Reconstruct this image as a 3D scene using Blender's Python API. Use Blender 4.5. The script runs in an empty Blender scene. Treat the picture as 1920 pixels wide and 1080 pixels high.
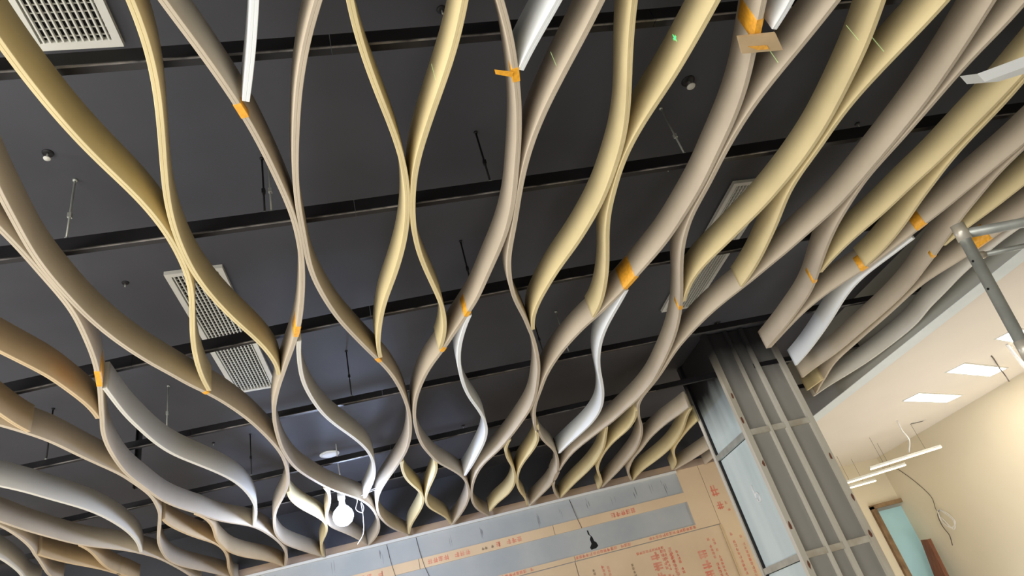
import bpy, bmesh, math, random
import numpy as np
from mathutils import Vector, Matrix
random.seed(7)
SC = bpy.context.scene
COL = SC.collection
# ---------------------------------------------------------------- camera
cam_d = bpy.data.cameras.new('camera'); cam = bpy.data.objects.new('camera', cam_d); COL.objects.link(cam)
cam_d.sensor_width = 36; cam_d.lens = 22.875; cam_d.clip_start = 0.05; cam_d.clip_end = 100
R = Matrix(((0.96591701, 0.1432282, -0.21561542), (-0.10323857, -0.55069075, -0.82830037), (-0.23737339, 0.82232924, -0.51713489)))
cam.matrix_world = Matrix.Translation((0, 0, 1.6)) @ R.to_4x4()
SC.camera = cam
# ---------------------------------------------------------------- world, exposure
SC.view_settings.view_transform = 'Standard'; SC.view_settings.look = 'None'
SC.view_settings.gamma = 1; SC.view_settings.use_curve_mapping = False
SC.view_settings.exposure = 0.5
W = bpy.data.worlds.new('world'); SC.world = W; W.use_nodes = True
W.node_tree.nodes['Background'].inputs[0].default_value = (0.75, 0.82, 0.9, 1)
W.node_tree.nodes['Background'].inputs[1].default_value = 0.3
# ---------------------------------------------------------------- big area lights (windows of the hall, added upward fills)
def area(name, loc, target, sx, sy, power, color):
    l = bpy.data.lights.new(name, 'AREA'); l.shape = 'RECTANGLE'; l.size = sx; l.size_y = sy; l.energy = power; l.color = color
    o = bpy.data.objects.new(name, l); COL.objects.link(o); o.location = loc
    o.rotation_euler = (Vector(target) - Vector(loc)).to_track_quat('-Z', 'Y').to_euler()
    return o
area('window_daylight_left', (-6.8, 0.0, 1.6), (0, 3, 2.6), 5.0, 2.2, 330, (1.0, 0.965, 0.92))
area('window_daylight_rear', (-2.8, -4.8, 1.5), (0.3, 4, 3.0), 5.5, 2.0, 270, (1.0, 0.97, 0.93))
area('office_upward_fill', (6.2, 6.0, 0.3), (6.3, 6.2, 3.4), 2.0, 5.0, 58, (1.0, 0.96, 0.91))  # unseen upward fill, added to brighten the office ceiling
area('hall_upward_fill', (-2.2, 3.0, 0.3), (-1.6, 3.2, 3.4), 7.0, 6.0, 190, (1.0, 0.965, 0.91))  # unseen fill above the floor, added to lift the slats' bottom edges
# ---------------------------------------------------------------- helpers
def lin(c):
    return tuple((x/255/12.92 if x/255 <= .04045 else ((x/255+.055)/1.055)**2.4) for x in c) + (1,)
def mat(name, c, rough=.7, metal=0, var=.1, scale=6, c2=None, bump=0, spec=.4, stretch=None, emit=0):
    m = bpy.data.materials.new(name); m.use_nodes = True; nt = m.node_tree; b = nt.nodes['Principled BSDF']
    N = nt.nodes.new; L = nt.links.new
    b.inputs['Roughness'].default_value = rough; b.inputs['Metallic'].default_value = metal
    b.inputs['Specular IOR Level'].default_value = spec
    tc = N('ShaderNodeTexCoord'); mp = N('ShaderNodeMapping'); L(tc.outputs['Object'], mp.inputs[0])
    if stretch: mp.inputs['Scale'].default_value = stretch
    nz = N('ShaderNodeTexNoise'); nz.inputs['Scale'].default_value = scale; nz.inputs['Detail'].default_value = 5
    L(mp.outputs[0], nz.inputs['Vector'])
    cr = N('ShaderNodeValToRGB'); a = lin(c); d = lin(c2) if c2 else tuple(x*(1-var) for x in a[:3]) + (1,)
    hi = a if c2 else tuple(min(1, x*(1+var)) for x in a[:3]) + (1,)
    cr.color_ramp.elements[0].position = .35; cr.color_ramp.elements[1].position = .65
    cr.color_ramp.elements[0].color = d; cr.color_ramp.elements[1].color = hi
    L(nz.outputs['Fac'], cr.inputs[0]); L(cr.outputs[0], b.inputs['Base Color'])
    if bump:
        bp = N('ShaderNodeBump'); bp.inputs['Strength'].default_value = bump; bp.inputs['Distance'].default_value = .002
        n2 = N('ShaderNodeTexNoise'); n2.inputs['Scale'].default_value = scale*12; L(mp.outputs[0], n2.inputs['Vector'])
        L(n2.outputs['Fac'], bp.inputs['Height']); L(bp.outputs[0], b.inputs['Normal'])
    if emit:
        L(cr.outputs[0], b.inputs['Emission Color']); b.inputs['Emission Strength'].default_value = emit
    return m
M = {}
M['yellow'] = mat('yellow_mdf', (220, 203, 155), .62, var=.07, scale=3, bump=.15)
M['mauve'] = mat('grey_brown_mdf', (196, 183, 162), .62, var=.06, scale=3, bump=.15)
M['white'] = mat('white_primed_mdf', (238, 242, 242), .5, var=.03, scale=2)
M['pale'] = mat('grey_white_primed_mdf', (216, 213, 202), .55, var=.03, scale=2)
M['tan'] = mat('orange_brown_mdf', (202, 179, 142), .62, var=.07, scale=3, bump=.15)
M['tape'] = mat('orange_tape', (248, 176, 56), .4, var=.15, scale=60)
M['black_board'] = mat('black_painted_board', (73, 74, 80), .75, var=.08, scale=1.5, bump=.1)
M['black_steel'] = mat('black_painted_steel', (26, 25, 28), .5, var=.15, scale=8)
M['scuffed'] = mat('scuffed_edge_glint', (150, 146, 142), .45, c2=(52, 51, 52), scale=9, metal=.3, stretch=(1, 1, 1))  # bare lip of the beams, with its glint painted in as lighter grey
M['galv'] = mat('galvanised_steel', (188, 192, 186), .42, metal=.55, var=.12, scale=10, bump=.1)
M['galv_dusty'] = mat('dusty_galvanised_steel', (224, 222, 212), .36, metal=.4, c2=(194, 186, 168), scale=7)
M['grey_board'] = mat('grey_column_board', (160, 158, 150), .7, var=.06, scale=2)
M['pale_board'] = mat('pale_blue_column_board', (192, 206, 206), .45, c2=(170, 184, 186), scale=1.6, stretch=(1, 2, .25))
M['grey_paint'] = mat('grille_white', (222, 222, 214), .45, var=.03)
M['dark_void'] = mat('duct_dark', (24, 24, 24), .9, var=.1)
M['plaster'] = mat('white_plaster', (214, 214, 208), .8, var=.02, scale=1)
M['bulkhead_shaded'] = mat('bulkhead_shaded_plaster', (160, 160, 152), .85, var=.03, scale=1)  # side face of the bulkhead, its shade put into a darker grey
M['strip_lit'] = mat('bulkhead_lit_underside', (222, 230, 230), .7, var=.02)  # underside of the bulkhead, light from the floor put into a whiter colour
M['cream'] = mat('cream_plaster', (224, 214, 190), .8, c2=(216, 206, 182), scale=.6)
M['beige_ceiling'] = mat('warm_white_ceiling', (230, 222, 210), .85, var=.02, scale=1)
M['putty'] = mat('grey_putty', (176, 178, 176), .85, c2=(162, 167, 168), scale=2, bump=.2)
M['putty_dark'] = mat('dark_putty_stain', (118, 122, 124), .85, c2=(140, 142, 142), scale=14)
M['tan_board'] = mat('tan_printed_board', (222, 196, 160), .75, c2=(208, 182, 148), scale=1.3, bump=.1)
M['tan_dull'] = mat('dull_tan_board', (176, 152, 126), .8, c2=(160, 140, 124), scale=2.5)
M['red_print'] = mat('red_print', (214, 118, 96), .8, c2=(214, 158, 130), scale=9)
M['grey_print'] = mat('grey_print', (132, 116, 98), .8, c2=(170, 144, 112), scale=7)
M['concrete'] = mat('concrete_floor', (150, 146, 138), .85, var=.12, scale=1.2, bump=.3)
M['wood'] = mat('brown_door_wood', (128, 84, 62), .55, c2=(110, 70, 52), scale=4, stretch=(6, 6, .5))
M['jamb'] = mat('raw_door_jamb', (150, 124, 92), .6, c2=(112, 88, 64), scale=6)
M['plywood'] = mat('raw_plywood', (206, 180, 140), .65, var=.08, scale=8)
M['sky_board'] = mat('pale_blue_sheet', (170, 212, 222), .6, var=.04, scale=2)
M['wire_white'] = mat('white_wire', (225, 225, 225), .4)
M['wire_dark'] = mat('dark_wire', (70, 62, 58), .5)
M['bulb'] = mat('lit_bulb', (214, 228, 255), .4, var=0, emit=9)
M['panel_lamp'] = mat('lit_panel', (255, 246, 228), .4, var=0, emit=16)
M['tube_lamp'] = mat('lit_tube', (255, 236, 200), .4, var=0, emit=5)
M['off_lamp'] = mat('white_diffuser', (235, 238, 240), .3, var=.01, emit=0)
M['laser'] = mat('green_laser_light', (60, 255, 130), .4, var=0, emit=1.6)
M['laser_line'] = mat('pale_laser_glow', (210, 236, 170), .5, var=.0, emit=.22)  # laser level light on the slat faces, drawn as faintly glowing strips
def column_paint(name, c, c2, z0, z1, smear):
    """board with black overspray that fades below the ceiling (spray paint, a stain with its own edge)"""
    m = mat(name, c, .6, c2=c2, scale=1.6, stretch=(1, 2, .25)); nt = m.node_tree; N = nt.nodes.new; L = nt.links.new
    b = nt.nodes['Principled BSDF']; src = b.inputs['Base Color'].links[0].from_socket
    ge = N('ShaderNodeNewGeometry'); sp = N('ShaderNodeSeparateXYZ'); L(ge.outputs['Position'], sp.inputs[0])
    nz = N('ShaderNodeTexNoise'); nz.inputs['Scale'].default_value = 3.5
    mp = N('ShaderNodeMapping'); mp.inputs['Scale'].default_value = (2, 2, .35); L(ge.outputs['Position'], mp.inputs[0]); L(mp.outputs[0], nz.inputs['Vector'])
    mu = N('ShaderNodeMath'); mu.operation = 'MULTIPLY_ADD'; L(nz.outputs['Fac'], mu.inputs[0]); mu.inputs[1].default_value = smear; L(sp.outputs['Z'], mu.inputs[2])
    mr = N('ShaderNodeMapRange'); L(mu.outputs[0], mr.inputs[0]); mr.inputs[1].default_value = z0 + smear/2; mr.inputs[2].default_value = z1 + smear/2
    mx = N('ShaderNodeMix'); mx.data_type = 'RGBA'; L(mr.outputs[0], mx.inputs[0]); L(src, mx.inputs[6]); mx.inputs[7].default_value = lin((44, 43, 45))
    L(mx.outputs[2], b.inputs['Base Color'])
    return m
M['front_sprayed'] = column_paint('grey_board_sprayed', (166, 164, 157), (152, 151, 146), 3.38, 3.85, .25)
M['side_sprayed'] = column_paint('pale_board_sprayed', (210, 222, 220), (188, 202, 202), 3.12, 3.6, .3)
M['stud_sprayed'] = column_paint('dusty_stud_sprayed', (222, 220, 210), (188, 180, 162), 3.45, 3.8, .2)

def link(name, me, m, parent=None):
    o = bpy.data.objects.new(name, me); COL.objects.link(o)
    if m is not None:
        me.materials.clear(); me.materials.append(m)
    if parent: o.parent = parent
    return o
def mesh(name, vs, fs, m, parent=None, smooth=False):
    me = bpy.data.meshes.new(name); me.from_pydata([tuple(v) for v in vs], [], fs); me.update()
    bm = bmesh.new(); bm.from_mesh(me); bmesh.ops.recalc_face_normals(bm, faces=bm.faces); bm.to_mesh(me); bm.free()
    if smooth:
        for p in me.polygons: p.use_smooth = True
    return link(name, me, m, parent)
def boxdata(x0, x1, y0, y1, z0, z1, base=0):
    vs = [(x, y, z) for z in (z0, z1) for y in (y0, y1) for x in (x0, x1)]
    fs = [tuple(base+i for i in f) for f in ((0, 2, 3, 1), (4, 5, 7, 6), (0, 1, 5, 4), (2, 6, 7, 3), (0, 4, 6, 2), (1, 3, 7, 5))]
    return vs, fs
def box(name, x0, x1, y0, y1, z0, z1, m, parent=None, bev=0):
    vs, fs = boxdata(x0, x1, y0, y1, z0, z1); o = mesh(name, vs, fs, m, parent)
    if bev:
        bm = bmesh.new(); bm.from_mesh(o.data); bmesh.ops.bevel(bm, geom=bm.edges[:], offset=bev, segments=1, affect='EDGES'); bm.to_mesh(o.data); bm.free()
    return o
def boxes(name, L, m, parent=None):
    vs, fs = [], []
    for b in L:
        v, f = boxdata(*b, base=len(vs)); vs += v; fs += f
    return mesh(name, vs, fs, m, parent)
def prism(name, poly, z0, z1, m, parent=None):
    n = len(poly); vs = [(x, y, z0) for x, y in poly] + [(x, y, z1) for x, y in poly]
    fs = [tuple(range(n)), tuple(range(n, 2*n))] + [(i, (i+1) % n, n+(i+1) % n, n+i) for i in range(n)]
    return mesh(name, vs, fs, m, parent)
def tube(name, pts, r, m, parent=None, seg=8, smooth=True):
    P = [Vector(p) for p in pts]; vs, fs = [], []; up = Vector((.123, .31, .94)).normalized()
    for i, p in enumerate(P):
        t = (P[min(i+1, len(P)-1)] - P[max(i-1, 0)]).normalized()
        a = t.cross(up)
        if a.length < .05: a = t.cross(Vector((1, 0, 0)))
        a.normalize(); b = t.cross(a)
        for k in range(seg):
            an = 2*math.pi*k/seg; vs.append(p + a*math.cos(an)*r + b*math.sin(an)*r)
    for i in range(len(P)-1):
        for k in range(seg):
            fs.append((i*seg+k, i*seg+(k+1) % seg, (i+1)*seg+(k+1) % seg, (i+1)*seg+k))
    fs += [tuple(range(seg)), tuple(range((len(P)-1)*seg, len(P)*seg))]
    return mesh(name, vs, fs, m, parent, smooth)
def catmull(pts, n=8):
    P = [np.array(p, float) for p in pts]; P = [2*P[0]-P[1]] + P + [2*P[-1]-P[-2]]; out = []
    for i in range(1, len(P)-2):
        for k in range(n):
            t = k/n; a, b, c, d = P[i-1:i+3]
            out.append(.5*((2*b)+(-a+c)*t+(2*a-5*b+4*c-d)*t*t+(-a+3*b-3*c+d)*t**3))
    out.append(P[-2]); return out
def lathe(name, prof, loc, m, parent=None, seg=24, smooth=True):
    vs, fs = [], []
    for r, z in prof:
        for k in range(seg):
            a = 2*math.pi*k/seg; vs.append((loc[0]+r*math.cos(a), loc[1]+r*math.sin(a), loc[2]+z))
    n = len(prof)
    for i in range(n-1):
        for k in range(seg): fs.append((i*seg+k, i*seg+(k+1) % seg, (i+1)*seg+(k+1) % seg, (i+1)*seg+k))
    fs += [tuple(range(seg)), tuple(range((n-1)*seg, n*seg))]
    return mesh(name, vs, fs, m, parent, smooth)
def empty(name, loc, rz=0):
    o = bpy.data.objects.new(name, None); COL.objects.link(o); o.location = loc; o.rotation_euler = (0, 0, rz); o.empty_display_size = .1
    return o
def tag(o, label, cat, group=None, kind=None):
    o['label'] = label; o['category'] = cat
    if group: o['group'] = group
    if kind: o['kind'] = kind
    return o
def struct(o): o['kind'] = 'structure'; return o
SLATS = [
    ('S1', 'yellow', 1, 0, 'broad yellow-brown MDF slat crossing the top left corner beside the first grille',
     [(-0.872,1.033),(-0.879,1.149),(-0.873,1.251),(-0.867,1.329),(-0.859,1.424),(-0.844,1.521),(-0.825,1.633),(-0.795,1.748),(-0.759,1.87),(-0.742,1.939),(-0.726,2.057),(-0.716,2.168),(-0.715,2.276),(-0.723,2.389),(-0.741,2.495),(-0.773,2.631),(-0.825,2.808),(-0.873,3.004),(-0.908,3.209),(-0.926,3.383),(-0.929,3.486)]),
    ('S2', 'yellow', 1, 0, 'yellow MDF slat that crosses the middle white grille and ends in a narrow point',
     [(-0.506,1.138),(-0.505,1.203),(-0.512,1.295),(-0.526,1.383),(-0.548,1.489),(-0.574,1.59),(-0.603,1.699),(-0.648,1.868),(-0.671,1.973),(-0.688,2.087),(-0.7,2.207),(-0.706,2.316),(-0.698,2.436),(-0.683,2.566),(-0.657,2.706),(-0.626,2.844),(-0.583,2.991),(-0.554,3.138),(-0.536,3.285),(-0.54,3.442)]),
    ('S3', 'mauve', 1, 1, 'long grey-brown MDF slat sweeping from the left edge, below the middle grille, to the wall',
     [(-1.08,1.477),(-1.111,1.637),(-1.15,1.824),(-1.161,1.914),(-1.181,2.03),(-1.199,2.146),(-1.213,2.27),(-1.209,2.381),(-1.203,2.51),(-1.19,2.647),(-1.171,2.793),(-1.136,2.951),(-1.093,3.109),(-1.029,3.276),(-1.007,3.384),(-0.941,3.509),(-0.89,3.679),(-0.837,3.889),(-0.801,4.099),(-0.771,4.345),(-0.754,4.552),(-0.753,4.744),(-0.78,5.045),(-0.819,5.272),(-0.91,5.573),(-1.019,5.861),(-1.095,6.171),(-1.155,6.531),(-1.169,6.842),(-1.149,7.096),(-1.079,7.367),(-0.989,7.675),(-0.905,7.935)]),
    ('SA', 'mauve', 1, 0, 'grey-brown MDF slat wrapped in orange tape where the left white slat starts',
     [(-1.242,1.79),(-1.23,1.989),(-1.224,2.075),(-1.219,2.162),(-1.218,2.269),(-1.216,2.383),(-1.221,2.505),(-1.239,2.632),(-1.271,2.8),(-1.304,2.963),(-1.344,3.103),(-1.389,3.252),(-1.443,3.402),(-1.521,3.614),(-1.581,3.793),(-1.632,4.002),(-1.665,4.204),(-1.692,4.417),(-1.696,4.584),(-1.69,4.898),(-1.672,5.143),(-1.631,5.338),(-1.569,5.528),(-1.52,5.734),(-1.432,5.951),(-1.289,6.208),(-1.23,6.524),(-1.195,6.931),(-1.203,7.312),(-1.248,7.663),(-1.327,7.978)]),
    ('SB', 'tan', 1, 0, 'short yellow-brown MDF slat at the left edge ending below the orange tape',
     [(-1.669,2.576),(-1.614,2.784),(-1.59,2.881),(-1.56,2.98),(-1.533,3.088),(-1.535,3.166),(-1.519,3.301),(-1.514,3.441),(-1.523,3.598)]),
    ('WL1', 'pale', 0, 0, 'white curved slat starting at orange tape on the left and hooked at its tip',
     [(-1.374,3.265),(-1.384,3.408),(-1.399,3.597),(-1.397,3.805),(-1.389,4.045),(-1.359,4.275),(-1.297,4.47),(-1.222,4.697),(-1.166,4.904),(-1.134,5.136),(-1.129,5.41),(-1.148,5.674),(-1.197,5.922),(-1.274,6.203)]),
    ('SL3', 'mauve', 1, 1, 'grey-brown MDF slat running low across the left side beneath the orange-brown end piece',
     [(-2.053,3.307),(-1.949,3.478),(-1.912,3.573),(-1.871,3.673),(-1.838,3.799),(-1.816,3.962),(-1.786,4.131),(-1.753,4.303),(-1.723,4.452),(-1.711,4.657),(-1.7,4.864),(-1.723,5.076),(-1.781,5.369),(-1.862,5.624),(-1.96,5.892),(-2.037,6.147),(-2.11,6.5),(-2.142,6.822),(-2.089,7.144),(-1.986,7.496),(-1.86,7.996),(-1.684,8.503)]),
    ('SLX', 'tan', 1, 0, 'short orange-brown MDF end piece butted onto a slat at the left edge',
     [(-1.9,3.057),(-1.893,3.362),(-1.898,3.474),(-1.889,3.562),(-1.884,3.618)]),
    ('S35L', 'tan', 0, 0, 'thin yellow MDF slat branching toward the wall under the tape-started white slat',
     [(-1.567,5.562),(-1.544,5.731),(-1.565,6.016),(-1.629,6.348),(-1.648,6.586),(-1.643,6.914),(-1.573,7.216),(-1.458,7.48),(-1.379,7.74),(-1.341,7.961)]),
    ('S36L', 'tan', 0, 1, 'thin warm MDF slat leaving a bend at the lower left and dropping out of frame',
     [(-1.82,5.528),(-1.817,5.734),(-1.786,6.0),(-1.741,6.238),(-1.681,6.465),(-1.664,6.727),(-1.715,7.109),(-1.792,7.448),(-1.862,7.866)]),
    ('WL2', 'pale', 1, 0, 'big white slat low at the left edge, curling down into a hooked tip',
     [(-2.434,4.035),(-2.336,4.28),(-2.28,4.409),(-2.234,4.597),(-2.178,4.793),(-2.127,4.997),(-2.103,5.237),(-2.1,5.53),(-2.122,5.811),(-2.168,6.074),(-2.23,6.281)]),
    ('SL5', 'mauve', 1, 1, 'grey-brown MDF slat passing directly below the hooked tip of the lower white slat',
     [(-2.687,4.517),(-2.624,4.877),(-2.608,5.068),(-2.578,5.254),(-2.533,5.5),(-2.481,5.734),(-2.406,5.908),(-2.312,6.087),(-2.234,6.32),(-2.177,6.612),(-2.166,6.869),(-2.158,7.195),(-2.165,7.532)]),
    ('SL6', 'mauve', 1, 1, 'thin grey-brown MDF slat curving down at the bottom left corner above a white piece',
     [(-2.687,4.517),(-2.664,4.958),(-2.674,5.116),(-2.704,5.348),(-2.757,5.598),(-2.844,5.898),(-2.975,6.348)]),
    ('SL7', 'tan', 0, 1, 'low warm MDF slat running along the bottom left under two joining curves',
     [(-2.796,5.748),(-2.77,5.94),(-2.73,6.181),(-2.673,6.386),(-2.622,6.62),(-2.58,6.934)]),
    ('SL8', 'tan', 0, 1, 'short warm MDF slat dropping to the bottom edge, left of the hooked white tip',
     [(-2.479,5.755),(-2.501,6.009),(-2.555,6.295),(-2.594,6.58),(-2.595,6.809)]),
    ('WL3', 'pale', 1, 1, 'white slat end showing only in the bottom left corner',
     [(-2.963,5.044),(-3.002,5.658),(-3.037,5.884),(-3.088,6.133),(-3.152,6.34)]),
    ('S7', 'mauve', 1, 0, 'grey-brown MDF slat carrying the top white slat taped to it left of centre',
     [(-0.43,1.142),(-0.41,1.209),(-0.383,1.286),(-0.358,1.377),(-0.334,1.468),(-0.314,1.544),(-0.303,1.599),(-0.288,1.691),(-0.271,1.815),(-0.259,1.932),(-0.246,2.049),(-0.239,2.168),(-0.244,2.294),(-0.263,2.447),(-0.283,2.583),(-0.311,2.733),(-0.341,2.874),(-0.375,3.003),(-0.42,3.142),(-0.471,3.278),(-0.531,3.439),(-0.616,3.708),(-0.673,3.942),(-0.706,4.204),(-0.729,4.492),(-0.728,4.689),(-0.714,4.935),(-0.664,5.186),(-0.61,5.374),(-0.559,5.57),(-0.441,5.842),(-0.322,6.115),(-0.248,6.481),(-0.226,6.902),(-0.239,7.267),(-0.309,7.637),(-0.405,7.884)]),
    ('W7', 'white', 1, 0, 'white slat at the top, left of centre, its end taped to a brown slat',
     [(-0.189,1.155),(-0.207,1.222),(-0.23,1.311),(-0.259,1.406),(-0.293,1.509)]),
    ('WL4', 'pale', 0, 0, 'white S-shaped slat left of centre running down to just above the work lamp',
     [(-0.387,3.095),(-0.417,3.31),(-0.437,3.546),(-0.429,3.751),(-0.402,4.009),(-0.36,4.209),(-0.309,4.379),(-0.248,4.565),(-0.197,4.757),(-0.161,4.952),(-0.147,5.212),(-0.164,5.516),(-0.215,5.782),(-0.29,6.07)]),
    ('S9', 'mauve', 0, 0, 'small MDF slat forming the wavy loop right behind the glowing work lamp',
     [(-0.563,5.567),(-0.563,5.768),(-0.595,6.026),(-0.649,6.268),(-0.683,6.488),(-0.679,6.778),(-0.628,6.955),(-0.525,7.305),(-0.453,7.623),(-0.416,7.873)]),
    ('S5', 'yellow', 0, 0, 'small yellow MDF slat glowing in the light just left of the work lamp',
     [(-0.857,5.461),(-0.869,5.651),(-0.85,5.877),(-0.805,6.104),(-0.751,6.314),(-0.708,6.566),(-0.716,6.787),(-0.756,7.015),(-0.814,7.216),(-0.864,7.463),(-0.907,7.904)]),
    ('S8', 'mauve', 1, 0, 'grey-brown MDF slat, nearly straight above, deeply curved below, ending right of the work lamp',
     [(-0.016,1.164),(-0.054,1.249),(-0.094,1.374),(-0.131,1.51),(-0.161,1.664),(-0.186,1.791),(-0.206,1.931),(-0.219,2.064),(-0.228,2.223),(-0.233,2.353),(-0.234,2.483),(-0.22,2.631),(-0.192,2.795),(-0.157,2.961),(-0.096,3.15),(-0.044,3.315),(0.007,3.451),(0.052,3.594),(0.095,3.775),(0.133,4.01),(0.161,4.3),(0.165,4.539),(0.155,4.78),(0.123,5.031),(0.058,5.298),(-0.029,5.562),(-0.118,5.85),(-0.179,6.136),(-0.207,6.476),(-0.199,6.82),(-0.131,7.25),(-0.031,7.578),(0.061,7.868)]),
    ('S10', 'yellow', 1, 0, 'thin-edged yellow MDF slat taped to a brown slat above and right of the round downlight',
     [(0.072,1.168),(0.077,1.239),(0.092,1.329),(0.111,1.424),(0.138,1.546),(0.169,1.661),(0.196,1.797),(0.212,1.906),(0.219,2.022),(0.215,2.177),(0.198,2.337),(0.168,2.493),(0.128,2.66),(0.084,2.807),(0.052,2.97),(0.027,3.154),(0.01,3.353),(0.012,3.426)]),
    ('S11', 'yellow', 1, 0, 'yellow MDF slat right of a narrow touching point, ending at a streak of yellow tape',
     [(0.421,1.186),(0.408,1.284),(0.384,1.398),(0.349,1.521),(0.318,1.628),(0.292,1.728),(0.264,1.835),(0.247,1.933),(0.239,2.035),(0.233,2.17),(0.238,2.291),(0.252,2.428),(0.285,2.589),(0.327,2.758),(0.367,2.921),(0.39,3.07),(0.396,3.231),(0.386,3.352),(0.378,3.448)]),
    ('S12', 'mauve', 1, 0, 'grey MDF slat with a loose tape tail above and a tape band near the centre',
     [(0.532,1.192),(0.56,1.263),(0.586,1.344),(0.603,1.415),(0.619,1.49),(0.639,1.597),(0.656,1.718),(0.668,1.861),(0.674,2.017),(0.683,2.161),(0.679,2.289),(0.666,2.433),(0.637,2.581),(0.603,2.745),(0.569,2.924),(0.527,3.076),(0.452,3.267),(0.4,3.422),(0.353,3.542),(0.297,3.687),(0.251,3.878),(0.213,4.087),(0.197,4.317),(0.197,4.514),(0.216,4.779),(0.25,5.03),(0.309,5.265),(0.369,5.488),(0.466,5.691),(0.554,5.897),(0.627,6.104),(0.683,6.413),(0.71,6.745),(0.689,7.13),(0.627,7.52),(0.556,7.817)]),
    ('W13', 'white', 0, 0, 'white S-shaped slat hanging below the centre tape band',
     [(0.525,3.093),(0.505,3.246),(0.487,3.432),(0.488,3.641),(0.524,3.948),(0.585,4.232),(0.656,4.453),(0.72,4.687),(0.764,4.952),(0.762,5.228),(0.731,5.472),(0.686,5.77),(0.634,6.028)]),
    ('W14', 'white', 1, 0, 'white slat at the top centre ending just above the loose tape tail',
     [(0.73,1.202),(0.709,1.258),(0.677,1.33),(0.648,1.397),(0.628,1.466)]),
    ('S15', 'mauve', 1, 0, 'grey-brown MDF slat running from the top centre to the wall, right of the tape tail',
     [(0.878,1.21),(0.855,1.301),(0.827,1.389),(0.799,1.483),(0.769,1.586),(0.743,1.685),(0.722,1.801),(0.709,1.918),(0.704,2.028),(0.703,2.165),(0.707,2.333),(0.702,2.483),(0.704,2.628),(0.729,2.791),(0.77,2.978),(0.832,3.142),(0.9,3.326),(0.96,3.523),(1.018,3.759),(1.06,3.978),(1.085,4.263),(1.099,4.476),(1.087,4.703),(1.045,4.934),(0.987,5.225),(0.903,5.53),(0.796,5.794),(0.741,6.115),(0.726,6.515),(0.747,6.909),(0.816,7.295),(0.921,7.604),(0.997,7.785)]),
    ('S16', 'yellow', 1, 0, 'wide yellow MDF slat right of centre tapering to a point on a grey-brown slat',
     [(0.992,1.216),(1.005,1.296),(1.027,1.398),(1.052,1.505),(1.088,1.643),(1.113,1.772),(1.129,1.923),(1.125,2.052),(1.126,2.171),(1.11,2.319),(1.083,2.447),(1.049,2.601),(0.997,2.744),(0.963,2.901),(0.927,3.077),(0.916,3.226),(0.924,3.385)]),
    ('S18', 'yellow', 1, 0, 'yellow MDF slat with the green laser dot on its face',
     [(1.308,1.233),(1.292,1.335),(1.277,1.407),(1.265,1.475),(1.26,1.523),(1.236,1.606),(1.21,1.691),(1.188,1.772),(1.167,1.867),(1.157,1.971),(1.153,2.063),(1.164,2.188),(1.168,2.302),(1.194,2.456),(1.231,2.608),(1.28,2.81),(1.315,3.013),(1.334,3.19),(1.334,3.356)]),
    ('S19', 'mauve', 1, 0, 'long grey-brown MDF slat holding the square wooden plate at the top',
     [(1.491,1.242),(1.511,1.312),(1.532,1.402),(1.556,1.475),(1.577,1.55),(1.602,1.668),(1.615,1.783),(1.62,1.915),(1.621,2.046),(1.628,2.227),(1.611,2.393),(1.595,2.562),(1.568,2.714),(1.514,2.881),(1.465,3.058),(1.411,3.199),(1.342,3.346),(1.292,3.441),(1.24,3.588),(1.184,3.765),(1.152,3.932),(1.128,4.122),(1.125,4.372),(1.119,4.564),(1.131,4.745),(1.165,4.96),(1.242,5.273),(1.346,5.549),(1.462,5.795),(1.541,6.049),(1.602,6.34),(1.645,6.658),(1.633,7.022),(1.563,7.378),(1.484,7.736)]),
    ('W20', 'white', 0, 0, 'white curved slat right of centre starting below the broad orange tape',
     [(1.469,3.098),(1.461,3.262),(1.444,3.448),(1.445,3.655),(1.477,3.891),(1.532,4.132),(1.611,4.386),(1.689,4.662),(1.743,4.975),(1.735,5.24),(1.683,5.465),(1.611,5.694),(1.545,5.945)]),
    ('W21', 'white', 1, 0, 'white slat end reaching the orange tape above the square wooden plate',
     [(1.626,1.239),(1.627,1.255),(1.605,1.311),(1.593,1.366)]),
    ('S22', 'mauve', 1, 0, 'grey-brown MDF slat passing right of the square plate and left of the half-hidden grille',
     [(1.806,1.259),(1.788,1.329),(1.769,1.405),(1.742,1.499),(1.711,1.598),(1.689,1.685),(1.671,1.777),(1.665,1.879),(1.658,1.961),(1.656,2.086),(1.662,2.221),(1.658,2.321),(1.649,2.417),(1.666,2.562),(1.696,2.708),(1.748,2.884),(1.819,3.086),(1.895,3.302),(1.958,3.514),(2.019,3.782),(2.058,4.046),(2.083,4.322),(2.098,4.573),(2.086,4.749),(2.053,4.949),(2.002,5.118),(1.945,5.343),(1.857,5.555),(1.77,5.782),(1.69,6.029),(1.655,6.324),(1.631,6.65),(1.656,6.981),(1.73,7.354),(1.84,7.693)]),
    ('S23', 'yellow', 1, 0, 'broad yellow MDF slat covering most of the half-hidden right grille',
     [(2.006,1.269),(2.043,1.383),(2.075,1.507),(2.091,1.613),(2.113,1.748),(2.125,1.859),(2.135,1.973),(2.128,2.086),(2.123,2.202),(2.097,2.331),(2.075,2.477),(2.035,2.576),(2.004,2.676),(1.967,2.8),(1.912,2.943),(1.895,3.082),(1.905,3.237),(1.926,3.348)]),
    ('S24', 'yellow', 1, 0, 'yellow MDF slat at the upper right with a pale seam near its lower end',
     [(2.316,1.285),(2.306,1.346),(2.284,1.406),(2.259,1.488),(2.235,1.58),(2.209,1.66),(2.189,1.756),(2.176,1.855),(2.177,1.952),(2.181,2.065),(2.169,2.161),(2.166,2.255),(2.172,2.355),(2.206,2.501),(2.238,2.629),(2.264,2.778),(2.293,2.956),(2.309,3.121),(2.307,3.276)]),
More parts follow.
